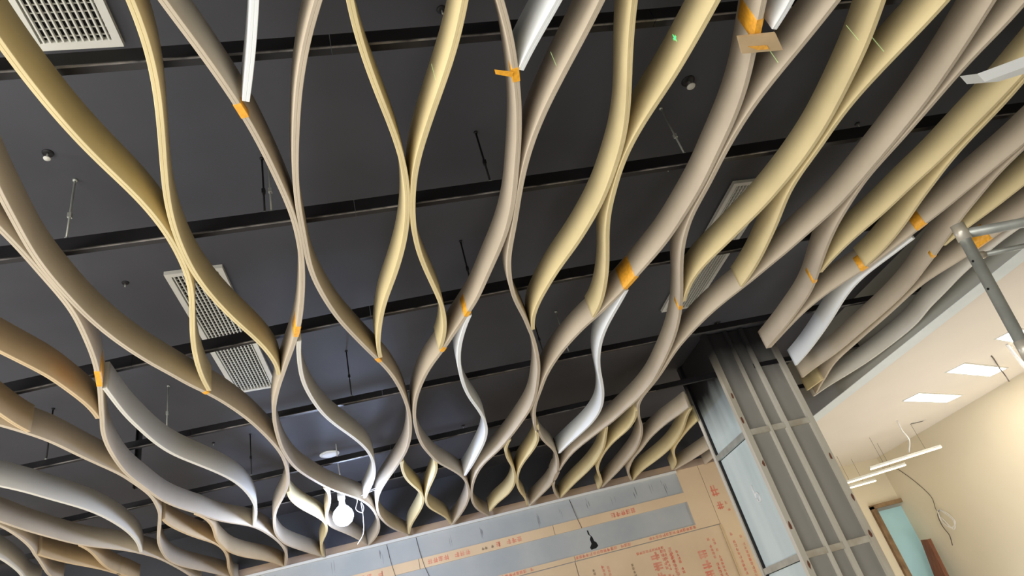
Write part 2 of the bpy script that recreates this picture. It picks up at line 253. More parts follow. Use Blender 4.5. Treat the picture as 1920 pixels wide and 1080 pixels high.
    ('S25', 'mauve', 1, 0, 'long grey-brown MDF slat from the top right passing left of the column to the wall',
     [(2.542,1.297),(2.554,1.356),(2.568,1.417),(2.571,1.475),(2.585,1.541),(2.594,1.607),(2.599,1.681),(2.614,1.778),(2.613,1.878),(2.61,1.974),(2.61,2.083),(2.606,2.212),(2.599,2.33),(2.593,2.425),(2.583,2.541),(2.553,2.642),(2.517,2.746),(2.483,2.86),(2.448,2.974),(2.394,3.09),(2.355,3.221),(2.3,3.33),(2.249,3.444),(2.199,3.585),(2.16,3.767),(2.134,3.935),(2.119,4.076),(2.123,4.338),(2.123,4.563),(2.103,4.756),(2.089,4.921),(2.118,5.125),(2.183,5.335),(2.293,5.605),(2.387,5.93),(2.45,6.311),(2.451,6.64),(2.432,7.04),(2.398,7.349),(2.371,7.6)]),
    ('S26', 'yellow', 0, 0, 'small yellow MDF slat near the wall, just right of the large white curved slat',
     [(1.917,5.481),(1.96,5.703),(2.019,6.022),(2.043,6.395),(2.012,6.772),(1.932,7.171),(1.861,7.665)]),
    ('S27', 'yellow', 0, 0, 'small yellow MDF slat whose lit orange tip hangs over the middle of the wall band',
     [(2.137,5.193),(2.176,5.418),(2.173,5.678),(2.114,5.87),(2.077,6.1),(2.072,6.348),(2.096,6.63),(2.15,6.897),(2.262,7.218),(2.326,7.463),(2.33,7.657)]),
    ('S28', 'yellow', 0, 0, 'small yellow MDF slat near the wall below and left of the large white slat tip',
     [(1.191,5.076),(1.25,5.327),(1.266,5.545),(1.231,5.806),(1.187,6.082),(1.182,6.355),(1.215,6.695),(1.29,7.034),(1.38,7.326),(1.448,7.662)]),
    ('S29', 'yellow', 0, 0, 'small warm MDF slat curving left toward the wall band under the centre',
     [(0.984,5.286),(0.974,5.516),(1.02,5.783),(1.095,6.055),(1.152,6.336),(1.182,6.653),(1.15,7.011),(1.055,7.268),(0.994,7.572)]),
    ('S30', 'yellow', 0, 0, 'left one of two small crossing slats between the work lamp and the centre',
     [(0.067,5.291),(0.072,5.527),(0.1,5.797),(0.161,6.046),(0.217,6.273),(0.24,6.543),(0.215,6.814),(0.155,7.12),(0.09,7.449),(0.064,7.767)]),
    ('S31', 'yellow', 0, 0, 'right one of two small crossing slats between the work lamp and the centre',
     [(0.364,5.513),(0.361,5.742),(0.324,5.996),(0.283,6.269),(0.261,6.54),(0.292,6.835),(0.382,7.116),(0.486,7.423),(0.541,7.731)]),
    ('S32', 'mauve', 0, 0, 'wide MDF slat emerging from behind the left side of the metal column',
     [(2.7,5.368),(2.667,5.502),(2.595,5.663),(2.543,5.883),(2.515,6.131),(2.524,6.401),(2.506,6.639),(2.534,6.92),(2.604,7.247),(2.741,7.602)]),
    ('S33', 'yellow', 0, 0, 'yellow MDF slat left of the metal column, ending at the wall beside a loop',
     [(2.741,5.437),(2.756,5.583),(2.832,5.876),(2.893,6.198),(2.914,6.475),(2.899,6.733),(2.841,7.018),(2.772,7.278),(2.767,7.619)]),
    ('S34', 'yellow', 0, 0, 'small MDF slat with a lit orange tip over the end of the grey wall band',
     [(2.953,5.812),(2.932,6.055),(2.942,6.27),(2.953,6.497),(2.998,6.722),(3.104,6.995),(3.217,7.268),(3.257,7.529)]),
    ('S35', 'mauve', 0, 0, 'low MDF slat running from the metal column to the end of the wall band',
     [(3.516,6.931),(3.465,7.118),(3.386,7.352),(3.293,7.552)]),
    ('S37', 'mauve', 0, 0, 'tiny MDF slat tucked against the metal column just above the tan wall',
     [(3.748,7.341),(3.733,7.428),(3.73,7.624)]),
    ('S38', 'mauve', 1, 0, 'grey-brown MDF slat with a square-cut free end hanging over the column top',
     [(2.718,1.337),(2.718,1.397),(2.707,1.451),(2.69,1.502),(2.678,1.562),(2.671,1.625),(2.665,1.687),(2.666,1.777),(2.658,1.87),(2.653,1.969),(2.648,2.066),(2.639,2.156),(2.626,2.243),(2.617,2.333),(2.636,2.441),(2.652,2.558),(2.672,2.688),(2.71,2.83),(2.765,3.006),(2.834,3.194),(2.91,3.399),(2.959,3.593),(2.98,3.793),(3.002,4.032),(3.01,4.341)]),
    ('S39', 'yellow', 1, 0, 'yellow MDF slat at the right passing under the white board and joining the free-ended slat',
     [(3.068,1.706),(3.069,1.761),(3.074,1.827),(3.063,1.911),(3.056,1.992),(3.044,2.08),(3.046,2.185),(3.033,2.286),(3.003,2.402),(2.979,2.57),(2.96,2.719),(2.919,2.826),(2.892,2.963),(2.876,3.11),(2.876,3.253)]),
    ('S40', 'yellow', 1, 0, 'yellow MDF slat at the right ending at a tape mark beside a white slat',
     [(3.109,1.74),(3.116,1.79),(3.119,1.835),(3.115,1.937),(3.115,2.035),(3.104,2.129),(3.112,2.233),(3.124,2.353),(3.157,2.496),(3.157,2.573),(3.194,2.693),(3.223,2.839),(3.246,2.983),(3.251,3.131),(3.232,3.264)]),
    ('S41', 'mauve', 1, 0, 'grey MDF slat at the right with two orange tape marks, ending over the column',
     [(3.539,2.204),(3.529,2.287),(3.498,2.379),(3.482,2.499),(3.453,2.591),(3.445,2.709),(3.404,2.812),(3.38,2.923),(3.345,3.031),(3.309,3.156),(3.266,3.291),(3.159,3.443),(3.1,3.583),(3.052,3.762),(3.037,4.011),(3.034,4.341)]),
    ('W42', 'white', 0, 0, 'white slat at the right that ends at the top right corner of the column',
     [(3.422,3.003),(3.398,3.094),(3.373,3.194),(3.326,3.305),(3.297,3.478),(3.325,3.693),(3.384,3.911),(3.436,4.135),(3.48,4.357),(3.521,4.613),(3.538,4.839)]),
    ('S43', 'mauve', 1, 0, 'grey MDF slat passing just left of the scaffold tube with a small yellow tape cross',
     [(3.578,2.245),(3.577,2.331),(3.582,2.448),(3.604,2.569),(3.637,2.684),(3.64,2.759),(3.681,2.896),(3.706,2.994),(3.756,3.147),(3.796,3.277),(3.827,3.411),(3.881,3.598),(3.905,3.747),(3.918,3.901),(3.916,4.091),(3.904,4.325),(3.894,4.54),(3.887,4.712),(3.856,4.863),(3.809,4.993),(3.791,5.185)]),
    ('S44', 'yellow', 1, 0, 'yellow MDF slat running behind the tip of the scaffold frame',
     [(3.903,2.58),(3.884,2.673),(3.879,2.761),(3.852,2.839),(3.838,2.9),(3.813,2.965),(3.79,3.056),(3.777,3.158)]),
    ('S45', 'mauve', 1, 0, 'grey-brown MDF slat with orange tape seen between the two scaffold bars',
     [(4.244,2.916),(4.208,3.048),(4.188,3.125),(4.142,3.254),(4.139,3.353),(4.067,3.487),(3.998,3.635),(3.985,3.79),(3.995,3.953),(4.0,4.199),(3.991,4.442),(3.996,4.651),(3.99,4.819),(4.013,5.005),(4.083,5.231),(4.148,5.445),(4.246,5.724)]),
    ('W46', 'pale', 1, 0, 'last whitish slat running alongside the grey bulkhead on the right',
     [(4.354,3.009),(4.305,3.185),(4.3,3.319),(4.307,3.497),(4.314,3.65),(4.357,3.844),(4.389,4.039),(4.399,4.14),(4.467,4.322),(4.496,4.493),(4.496,4.664),(4.483,4.849),(4.468,5.032),(4.428,5.216),(4.37,5.403),(4.3,5.581),(4.263,5.81)]),
    ('S48', 'yellow', 0, 0, 'tiny yellow MDF slat beside the right edge of the column, below the white strip end',
     [(4.107,5.334),(4.088,5.445),(4.062,5.582)]),
]
TAPES = [('S7', (-0.312, 1.536), 0.06, 0.2), ('S12', (0.616, 1.483), 0.06, 0.3), ('S19', (1.527, 1.377), 0.09, 0.9), ('S12', (0.527, 3.076), 0.05, 0.75), ('S19', (1.477, 3.016), 0.13, 0.95), ('S7', (-0.37, 2.988), 0.1, 0.6), ('SA', (-1.362, 3.169), 0.16, 0.75), ('S8', (0.01, 3.446), 0.05, 0.25), ('S12', (0.378, 3.462), 0.05, 0.5), ('S22', (1.928, 3.406), 0.05, 0.5), ('S41', (3.25, 3.312), 0.05, 0.7), ('S41', (3.394, 2.873), 0.07, 0.7), ('S43', (3.797, 3.289), 0.03, 0.3), ('S45', (4.166, 3.198), 0.12, 0.8), ('S38', (2.894, 3.357), 0.04, 0.7), ('S3', (-0.936, 3.511), 0.03, 0.5)]
BEAM_CURVES = [[-0.0044, -0.0206, 1.4566], [-0.0049, -0.0362, 2.3271], [0.0127, -0.092, 3.2471], [0.0046, -0.0629, 4.345], [0.0, -0.0817, 5.4587], [0.0, -0.056, 6.238]]
RODS = [((1.654, 2.294), 0), ((0.646, 2.286), 1), ((-0.366, 2.336), 0), ((-1.207, 2.353), 0), ((-1.46, 4.253), 0), ((0.602, 3.249), 1), ((-0.395, 2.357), 2), ((-0.214, 4.414), 1), ((1.401, 4.357), 0), ((-2.218, 4.641), 2), ((-1.15, 5.502), 2), ((1.21, 3.918), 1)]
DOTS = [((-1.242, 2.206), 0.022), ((0.462, 1.62), 0.02), ((1.755, 2.1), 0.035), ((1.848, 2.752), 0.018), ((3.062, 2.543), 0.015), ((3.089, 4.97), 0.03), ((-1.459, 5.61), 0.012), ((0.748, 6.33), 0.02), ((-1.289, 3.195), 0.018)]

# ---------------------------------------------------------------- measured plan (metres; x right, y towards the far wall)
ZB, ZT = 3.40, 3.555            # bottom and top of the slats
CEIL = 4.00
K = 1.032                      # office plan scale
OFF = 3.385                     # ceiling of the office beyond the bulkhead
BX0, BX1 = 4.56, 4.745          # bulkhead
WD = math.atan2(-0.07870249, 0.99689815); WO = Vector((-0.72, 8.046, 0))   # far wall: origin and direction
# ---------------------------------------------------------------- setting
struct(box('floor', -7, 7.6, -5, 12, -.1, 0, M['concrete']))
struct(box('ceiling', -7, BX0, -5, 8.9, CEIL, CEIL+.12, M['black_board']))
struct(box('wall_left', -7.15, -7, -5, 12, 0, CEIL+.12, M['plaster']))
struct(box('wall_rear', -7, 7.75, -5.15, -5, 0, CEIL+.12, M['plaster']))
struct(box('wall_right', 7.6, 7.75, -5, 12, 0, 3.6, M['cream']))
bulk = struct(box('trim_1', BX0, BX1, -5, 9.66, OFF-.02, CEIL+.12, M['bulkhead_shaded']))
struct(box('trim_2', BX0, BX1, -5, 9.66, OFF-.024, OFF-.02, M['strip_lit']))  # thin sheet carrying the painted-in brightness of the underside
struct(box('ceiling_office', BX1, 7.6, -5, 9.66, OFF, OFF+.1, M['beige_ceiling']))
# end wall of the office with the door opening
EY = 9.66
ew = empty('wall_end', (0, EY, 0)); struct(ew)
box('wall_panel', 4.0, 7.13, 0, .12, 0, OFF+.2, M['cream'], ew); box('wall_panel', 7.13, 7.6, 0, .12, 2.70, OFF+.2, M['cream'], ew)
dr = empty('door_1', (0, EY, 0)); struct(dr)
boxes('door_frame', [(7.03, 7.08, -.05, -.001, 0, 2.70), (7.08, 7.13, -.03, .14, 0, 2.66), (7.03, 7.6, -.05, .0, 2.66, 2.72)], M['jamb'], dr)
box('door_leaf', 7.13, 7.6, .04, .08, 0, 2.62, M['sky_board'], dr)
# far wall: built in its own frame (s along the wall, 0 = face, z up)
fw = empty('wall_far', (WO.x, WO.y, 0), WD); struct(fw)
S0, S1 = -6.3, 5.3
box('wall_base', S0, S1, 0.0, .15, 0, CEIL, M['putty'], fw)
box('dark_top_board', S0, S1, -.02, 0, 3.50, CEIL, M['black_board'], fw)
box('tan_strip', S0, S1, -.028, 0, 3.42, 3.50, M['tan_dull'], fw)
box('ledge', S0, 4.10, -.045, -.0, 3.392, 3.42, M['plaster'], fw)
box('putty_band', S0, 4.10, -.006, 0, 3.15, 3.392, M['putty'], fw)
for a, b in ((S0, -1.6), (-1.595, .85), (.855, 2.44), (2.445, 4.10)):
    box('tan_strip', a, b, -.018, 0, 3.04, 3.15, M['tan_board'], fw)
box('putty_band', S0, 4.07, -.004, 0, 2.765, 3.04, M['putty'], fw)
for a, b in ((S0, -.4), (-.395, 2.59), (2.595, 4.385)):
    box('tan_strip', a, b, -.018, 0, 2.71, 2.765, M['tan_board'], fw)
for a, b in ((S0, -3.35), (-3.34, -.9), (-.89, 1.54), (1.55, 2.58), (2.588, 4.37)):
    box('tan_panel', a, b, -.02, 0, 0.0, 2.70, M['tan_board'], fw)
box('tan_panel', 4.10, 4.385, -.02, 0, 2.712, 3.42, M['tan_board'], fw)
box('tan_panel', 4.39, S1, -.022, 0, 0, 3.42, M['tan_board'], fw)
box('joint_edge', 4.372, 4.389, -.034, 0, 0, 2.70, M['plywood'], fw)
def glyph(L, s, z, w, h, y):
    """one block-printed character: a few strokes"""
    t = w*.19
    for k in range(random.choice((2, 3))):
        zz = z + h*(.12+.33*k)+random.uniform(-.03, .03)*h; L.append((s, s+w, y-.0012, y, zz, zz+t))
    for k in range(2):
        ss = s + w*random.uniform(.05, .8); L.append((ss, ss+t, y-.0013, y, z, z+h))
def prints(name, rows, m, y):
    L = []
    for s, z, n, w, h, vert in rows:
        for i in range(n):
            if random.random() < .12: continue
            if vert: glyph(L, s, z-i*h*1.25, w, h, y)
            else: glyph(L, s+i*w*1.25, z, w, h, y)
    o = boxes(name, L, m, fw); o['kind'] = 'stuff'
rows = []
for s in (-5.9, -5.1, -4.3, -3.6, -2.9, -2.2, -1.4, -.7, .1, .8, 1.75, 2.7, 3.45, 4.0):
    rows.append((s, 2.50, 5, .10, .09, True)); rows.append((s+.16, 2.56, 17, .03, .032, True)); rows.append((s+.22, 2.54, 15, .028, .03, True))
rows += [(3.575, 2.56, 12, .034, .036, True), (3.68, 2.56, 11, .034, .036, True), (3.75, 2.52, 9, .03, .03, True), (3.3, 2.6, 9, .03, .03, False)]
prints('red_print', rows, M['red_print'], -.0202)
rows = [(4.43, 3.02, 1, .09, .13, True), (4.43, 2.86, 1, .08, .09, True), (4.54, 2.9, 9, .03, .04, False), (4.54, 2.82, 9, .035, .03, False), (4.45, 2.55, 16, .03, .035, True), (4.55, 2.5, 14, .03, .035, True), (4.65, 2.6, 10, .03, .035, True)]
prints('red_print', rows, M['red_print'], -.0222)
prints('red_print', [(a, 3.065, n, .05, .055, False) for a, n in ((-4, 9), (-2.6, 6), (-.3, 12), (.95, 8), (1.75, 5), (3.15, 5))] + [(a, 2.722, n, .034, .034, False) for a, n in ((-3, 12), (.2, 16), (1.6, 12), (2.6, 16), (3.5, 14))], M['red_print'], -.0182)
prints('grey_print', [(4.42, 3.28, 4, .04, .05, True), (4.45, 3.12, 2, .05, .04, True), (2.75, 2.55, 9, .028, .03, True), (3.2, 2.5, 11, .028, .03, True), (1.5, 3.07, 6, .03, .03, False)], M['grey_print'], -.0203)
# joint stains of the upper putty band, like dark trowel marks
for s, k in ((-2.1, 1), (-1.45, 0), (-.75, 1), (-.1, 0), (.45, 1), (1.25, 0), (1.62, 1), (2.28, 1), (2.56, 0), (2.92, 1), (3.24, 0), (3.52, 1), (3.72, 0), (3.9, 1)):
    for q in range(3 if k else 2):
        ss = s+random.uniform(-.03, .03); w = random.uniform(.003, .008) if k else .003; za = random.uniform(3.30, 3.37); zb = za-random.uniform(.06, .15)
        mesh('putty_stain', [(ss-w*.3, -.0065, za), (ss+w*.4, -.0065, za-.01), (ss+w, -.0065, (za+zb)/2), (ss+w*.7, -.0065, zb), (ss+w*.2, -.0065, zb-.01), (ss-w*.6, -.0065, (za+zb)/2+.01)], [tuple(range(6))], M['putty_dark'], fw)
for s in (.86, .52, 2.72, -.9):
    tube('wall_crack', [(s, -.008, 3.39), (s+.02, -.02, 3.2), (s+.05, -.02, 3.04), (s+.09, -.008, 2.9), (s+.2, -.01, 2.77)][:3 if s > 1 else 5], .003, M['wire_dark'], fw, 5)
# broken hole in the lower band
hv = [(2.82, 3.005), (2.835, 3.0), (2.84, 2.95), (2.862, 2.92), (2.87, 2.87), (2.892, 2.85), (2.9, 2.81), (2.87, 2.79), (2.81, 2.785), (2.80, 2.81), (2.83, 2.85), (2.825, 2.9), (2.845, 2.93), (2.82, 2.96)]
vs = [(s, -.005, z) for s, z in hv]; mesh('wall_hole', vs, [tuple(range(len(vs)))], M['dark_void'], fw)

# ---------------------------------------------------------------- steel column clad with boards
c = tag(empty('metal_column', (2.99, 5.148, 0)), 'square column framed in galvanised studs, sprayed black at the top', 'column')
CW, CD = .685, .75
for z0, z1 in ((0, .93), (.98, 1.945), (1.995, 2.975), (3.025, 3.99)):
    for x0, x1 in ((.045, .235), (.262, .39), (.43, CW-.045)):
        box('front_board', x0, x1, .035, .05, z0, z1, M['front_sprayed'], c)
    box('side_board', .03, .045, .05, CD-.03, z0, z1, M['side_sprayed'], c)
box('back_board', .045, CW, CD-.03, CD-.015, 0, 3.99, M['grey_board'], c)
box('right_board', CW-.02, CW-.01, .05, CD-.03, 0, 3.99, M['grey_board'], c)
def cstud(name, x0, x1, y0, y1, m):
    boxes(name, [(x0, x1, y0, y0+.004, 0, 3.99), (x0, x0+.004, y0+.004, y1, 0, 3.99), (x1-.004, x1, y0+.004, y1, 0, 3.99)], m, c)
cstud('corner_stud', 0, .05, 0, .05, M['stud_sprayed']); cstud('corner_stud', CW-.05, CW, 0, .05, M['stud_sprayed'])
cstud('stud', .237, .26, .0, .04, M['stud_sprayed']); cstud('stud', .392, .428, .0, .04, M['stud_sprayed'])
box('corner_stud', .0, .03, CD-.045, CD, 0, 3.99, M['stud_sprayed'], c)
box('shadow_gap', .012, .03, CD-.07, CD-.046, 0, 3.99, M['black_steel'], c)
for z in (.95, 1.97, 3.0):
    for x0, x1 in ((.052, .235), (.262, .39), (.43, CW-.052)):
        boxes('runner', [(x0, x1, .004, .008, z-.025, z+.025), (x0, x1, .008, .034, z-.025, z-.021), (x0, x1, .008, .034, z+.021, z+.025)], M['galv_dusty'], c)
    boxes('side_runner', [(.0, .004, .052, CD-.07, z-.02, z+.03), (.004, .03, .052, CD-.07, z-.02, z-.016), (.004, .03, .052, CD-.07, z+.026, z+.03)], M['galv'], c)
random.seed(3)
for x, z in ((.03, 3.35), (.02, 3.12), (.035, 2.72), (.02, 2.2), (CW-.03, 2.65), (CW-.02, 2.3), (CW-.03, 2.0), (.03, 1.9)):
    mesh('rust_spot', [(x+.012*math.cos(a)*random.uniform(.6, 1.2), -.001, z+.035*math.sin(a)*random.uniform(.6, 1.2)) for a in [k*.785 for k in range(8)]], [tuple(range(8))], M['wood'], c)
tube('paint_mark', [(.026, .30+.03*math.cos(a), 2.52+.04*math.sin(a)) for a in [k*.524 for k in range(13)]], .008, M['wire_white'], c, 6)
tube('paint_mark', [(.026, .33, 2.53), (.026, .335, 2.60), (.026, .325, 2.63)], .008, M['wire_white'], c, 6)

# ---------------------------------------------------------------- black steel beams under the ceiling, with their hanger rods
bl = ['nearest black steel beam, crossing the top of the view below the first grille', 'second black steel beam, just before the middle grille begins',
      'third black steel beam, crossing in front of the middle grille', 'fourth black steel beam, meeting the head of the column',
      'fifth black steel beam, next behind the column head', 'sixth black steel beam, the one nearest the far wall']
beams = []
for k, (a, b, c0) in enumerate(BEAM_CURVES):
    xr = 4.5 if k < 5 else 4.4
    xs = [-6.9, -4.5, -2.6, -1.3, 0, 1.2, 2.4, 3.4, xr]
    def yy(x): x = max(-2.6, min(3.8, x)); return a*x*x+b*x+c0
    o = tag(empty('steel_beam', (0, yy(0), 3.575)), bl[k], 'beam'); beams.append(o)
    y0 = yy(0); zt = .075 if k < 3 else .05; th = .03
    for i in range(len(xs)-1):
        x0, x1 = xs[i]+.001, xs[i+1]-.001; ya, yb = yy(xs[i])-y0, yy(xs[i+1])-y0
        if k == 3 and x1 > 3.0 and x0 < 3.6: pass
        prism('channel', [(x0, ya), (x1, yb), (x1, yb+th), (x0, ya+th)], 0.002, zt, M['black_steel'], o)
        if i not in (1, 6): prism('lower_lip', [(x0, ya-.006), (x1, yb-.006), (x1, yb+.001), (x0, ya+.001)], -.001, .004, M['scuffed'], o)
for k in range(2):      # two more beams behind the viewer
    pass
for j, ((x, y), kd) in enumerate(RODS):
    # nearest beam carries the rod
    bi = min(range(6), key=lambda i: abs(BEAM_CURVES[i][0]*x*x+BEAM_CURVES[i][1]*x+BEAM_CURVES[i][2]+.015-y))
    b = beams[bi]; a_, b_, c_ = BEAM_CURVES[bi]; y = a_*x*x+b_*x+c_+.015
    p = b.location; m = M['galv'] if kd == 0 else M['black_steel']
    tube('hanger_rod', [(x, y-p.y, .048), (x, y-p.y, CEIL-3.575)], .005, m, b, 6)
    lathe('rod_nut', [(.010, 0), (.010, .012)], (x, y-p.y, .0752 if bi < 3 else .0502), M['galv'], b, 6, False)
    box('rod_clip', x-.008, x+.008, y-p.y-.008, y-p.y+.008, .20, .225, M['galv'] if kd == 0 else M['black_steel'], b)
    lathe('ceiling_anchor', [(.009, -.008), (.011, 0)], (x, y-p.y, CEIL-3.575-.001), M['galv'] if kd == 0 else M['black_steel'], b, 10)
o = tag(empty('hanging_bracket', (-1.756, 4.801, 3.42)), 'dark vertical steel hanger dropping beside a slat on the left', 'bracket')
boxes('strap', [(-.018, -.014, -.015, .015, 0, .58), (-.014, .018, .011, .015, 0, .58)], M['black_steel'], o)
box('top_plate', -.03, .03, -.03, .03, .574, .58, M['black_steel'], o)
dl = ['small white ceiling fixing near the left edge above the first beam', 'small ceiling fixing at the very top near the centre', 'round sprinkler head on the ceiling right of the green laser dot',
      'small ceiling fixing just below the second beam on the right', 'small ceiling fixing between two broad slats on the upper right', 'pale wire hook on the ceiling beside the column top',
      'tiny ceiling fixing left of the work lamp', 'small pale ceiling fixing above the wall right of the lamp', 'small scuffed ceiling fixing left of the middle grille']
for ((x, y), r), lb in zip(DOTS, dl):
    o = tag(empty('sprinkler_head' if r > .032 else 'ceiling_fixing', (x, y, CEIL)), lb, 'ceiling fitting')
    r = r*.75
    lathe('rose', [(r*1.4, 0), (r*1.3, -.004), (r*.7, -.006)], (0, 0, 0), M['black_steel'] if r < .013 else M['black_steel'], o, 16)
    tube('stem', [(0, 0, -.004), (0, 0, -.015-r)], r*.25, M['galv'], o, 6)
    if r > .015: lathe('deflector', [(r*.9, 0), (r*.8, -.004)], (0, 0, -.015-r), M['grey_paint'], o, 12)

# ---------------------------------------------------------------- ceiling grilles
def grille(label, x0, x1, y0, y1):
    o = tag(empty('air_grille', (x0, y0, CEIL)), label, 'grille', 'white ceiling air grilles'); w, l = x1-x0, y1-y0; f = .03; z0, z1 = -.03, 0
    boxes('frame', [(0, w, 0, f, -.024, 0), (0, w, l-f, l, -.024, 0), (0, f, f, l-f, -.024, 0), (w-f, w, f, l-f, -.024, 0)], M['grey_paint'], o)
    box('duct_back', f, w-f, f, l-f, -.0015, -.0005, M['dark_void'], o)
    me = None; n = 11
    for i in range(n):
        x = f + (w-2*f)*(i+.5)/n
        if me is None: ob = box('blade', -.003, .003, 0, l-2*f, -.022, -.008, M['grey_paint'], o); me = ob.data
        else: ob = link('blade', me, None, o)
        ob.location = (x, f, 0)
    me = None; n = int((l-2*f)/.032)
    for i in range(n):
        y = f + (l-2*f)*(i+.5)/n
        if me is None: ob = box('cross_blade', 0, w-2*f, -.0018, .0018, -.0075, -.002, M['grey_paint'], o); me = ob.data
        else: ob = link('cross_blade', me, None, o)
        ob.location = (f, y, 0)
    return o
grille('white slotted air grille cut off by the top left corner', -1.056, -.757, .12, 1.69)
grille('long white air grille left of centre with a beam crossing in front', -1.075, -.77, 3.14, 4.72)
grille('white air grille at the right half hidden behind two broad yellow slats', 2.38, 2.70, 2.95, 4.545)
o = tag(empty('downlight', (-.59, 6.40, CEIL)), 'round white recessed downlight above the glowing work lamp', 'downlight')
lathe('trim_ring', [(.095, 0), (.095, -.006), (.078, -.010)], (0, 0, 0), M['grey_paint'], o, 28)
lathe('lens', [(.077, -.0105), (.07, -.012)], (0, 0, 0), M['off_lamp'], o, 28)

# ---------------------------------------------------------------- the wavy slats
TH = .0235
curves = []
for sid, mt, xs, xe, lab, pts in SLATS:
    P = catmull([(x, y) for x, y in pts], 8)
    def cont(p, q, n, L=1.5):
        d = p-q; d /= np.linalg.norm(d); out = []; cur = p.copy()
        tgt = np.array([0, math.copysign(1, d[1])]); tgt /= np.linalg.norm(tgt)
        for k in range(n):
            w_ = min(1, k/n*3.5); e = d*(1-w_)+tgt*w_; e /= np.linalg.norm(e); cur = cur+e*L/n; out.append(cur.copy())
        return out
    if xs: P = cont(P[0], P[3], 24)[::-1] + P
    if xe: P = P + cont(P[-1], P[-4], 6, .3)
    P = np.array([p for p in P if (p[0]-WO.x)*.0787+(p[1]-WO.y)*.9969 < -.055]); seg = np.r_[0, np.cumsum(np.linalg.norm(np.diff(P, axis=0), axis=1))]
    n = max(6, int(seg[-1]/.03)); s = np.linspace(0, seg[-1], n+1)
    C = np.c_[np.interp(s, seg, P[:, 0]), np.interp(s, seg, P[:, 1])]
    for _ in range(4): C[1:-1] = C[1:-1]*.5 + (C[:-2]+C[2:])*.25
    curves.append(C)
# push touching slats apart so that they only kiss
sizes = [len(c_) for c_ in curves]; A = np.vstack(curves); ids = np.repeat(np.arange(len(curves)), sizes); MIN = TH+.001
pa, pb = [], []
for i in range(len(A)):            # near pairs once, within 6 cm
    d = A[i+1:]-A[i]; k = np.nonzero((np.abs(d[:, 0]) < .06) & (np.abs(d[:, 1]) < .06) & (ids[i+1:] != ids[i]))[0]+i+1
    pa.append(np.full(len(k), i)); pb.append(k)
pa = np.concatenate(pa); pb = np.concatenate(pb)
for it in range(40):
    D = A[pa]-A[pb]; d = np.sqrt((D**2).sum(1)); k = d < MIN
    if not k.any(): break
    mv = D[k]*((MIN-d[k])/np.maximum(d[k], 1e-4)*.5)[:, None]; acc = np.zeros_like(A); cnt = np.zeros(len(A))
    np.add.at(acc, pa[k], mv); np.add.at(acc, pb[k], -mv); np.add.at(cnt, pa[k], 1); np.add.at(cnt, pb[k], 1)
    A = A+acc/np.maximum(cnt, 1)[:, None]
    q = 0
    for n in sizes:
        c_ = A[q:q+n]; c_[1:-1] = c_[1:-1]*.8+(c_[:-2]+c_[2:])*.1; q += n
q = 0
for i, n in enumerate(sizes): curves[i] = A[q:q+n]; q += n
def normals(C):
    T = np.gradient(C, axis=0); T /= np.linalg.norm(T, axis=1)[:, None]; return np.c_[-T[:, 1], T[:, 0]]
def sweep(name, C, N, prof, m, parent):
    vs, fs = [], []; k = len(prof); org = parent.location if parent else Vector((0, 0, 0))
    for p, nn in zip(C, N):
        for o_, z in prof: vs.append((p[0]+nn[0]*o_-org.x, p[1]+nn[1]*o_-org.y, z-org.z))
    for i in range(len(C)-1):
        for j in range(k): fs.append((i*k+j, i*k+(j+1) % k, (i+1)*k+(j+1) % k, (i+1)*k+j))
    fs += [tuple(range(k)), tuple(range((len(C)-1)*k, len(C)*k))]
    o = mesh(name, vs, fs, m, parent)
    for pl in o.data.polygons: pl.use_smooth = abs(pl.normal.z) < .5 and len(pl.vertices) == 4
    return o
h_ = TH/2
PROF = [(-h_, ZT), (-h_, ZB+.0015), (-h_+.0015, ZB), (-.001, ZB), (0, ZB+.0012), (.001, ZB), (h_-.0015, ZB), (h_, ZB+.0015), (h_, ZT)]
slat = {}
for (sid, mt, xs, xe, lab, pts), C in zip(SLATS, curves):
    mid = C[len(C)//2]
    root = tag(empty('wavy_slat', (mid[0], mid[1], ZB)), lab, 'slat', 'white curved slats' if mt in ('white', 'pale') else 'curved mdf slats under the black ceiling')
    sweep('board', C, normals(C), PROF, M[mt], root); slat[sid] = (root, C)
for sid, (x, y), L, f in TAPES:
    root, C = slat[sid]; N = normals(C); i = int(np.argmin(((C-np.array([x, y]))**2).sum(1)))
    i = min(max(i, 1), len(C)-2)
    a = C[i-1]; T = (C[i+1]-C[i-1]); T /= np.linalg.norm(T); c1 = C[i]-T*L/2; c2 = C[i]+T*L/2
    hh = h_+.0012; pr = [(-hh, ZB+.155*f), (-hh, ZB-.0012), (hh, ZB-.0012), (hh, ZB+.155*f)]
    # follow the curve, resampled
    seg = np.r_[0, np.cumsum(np.linalg.norm(np.diff(C, axis=0), axis=1))]; s = np.linspace(seg[i]-L/2, seg[i]+L/2, 7); s = np.clip(s, 0, seg[-1])
    c_ = np.c_[np.interp(s, seg, C[:, 0]), np.interp(s, seg, C[:, 1])]; n_ = np.c_[np.interp(s, seg, N[:, 0]), np.interp(s, seg, N[:, 1])]
    sweep('tape', c_, n_, pr, M['tape'], root)
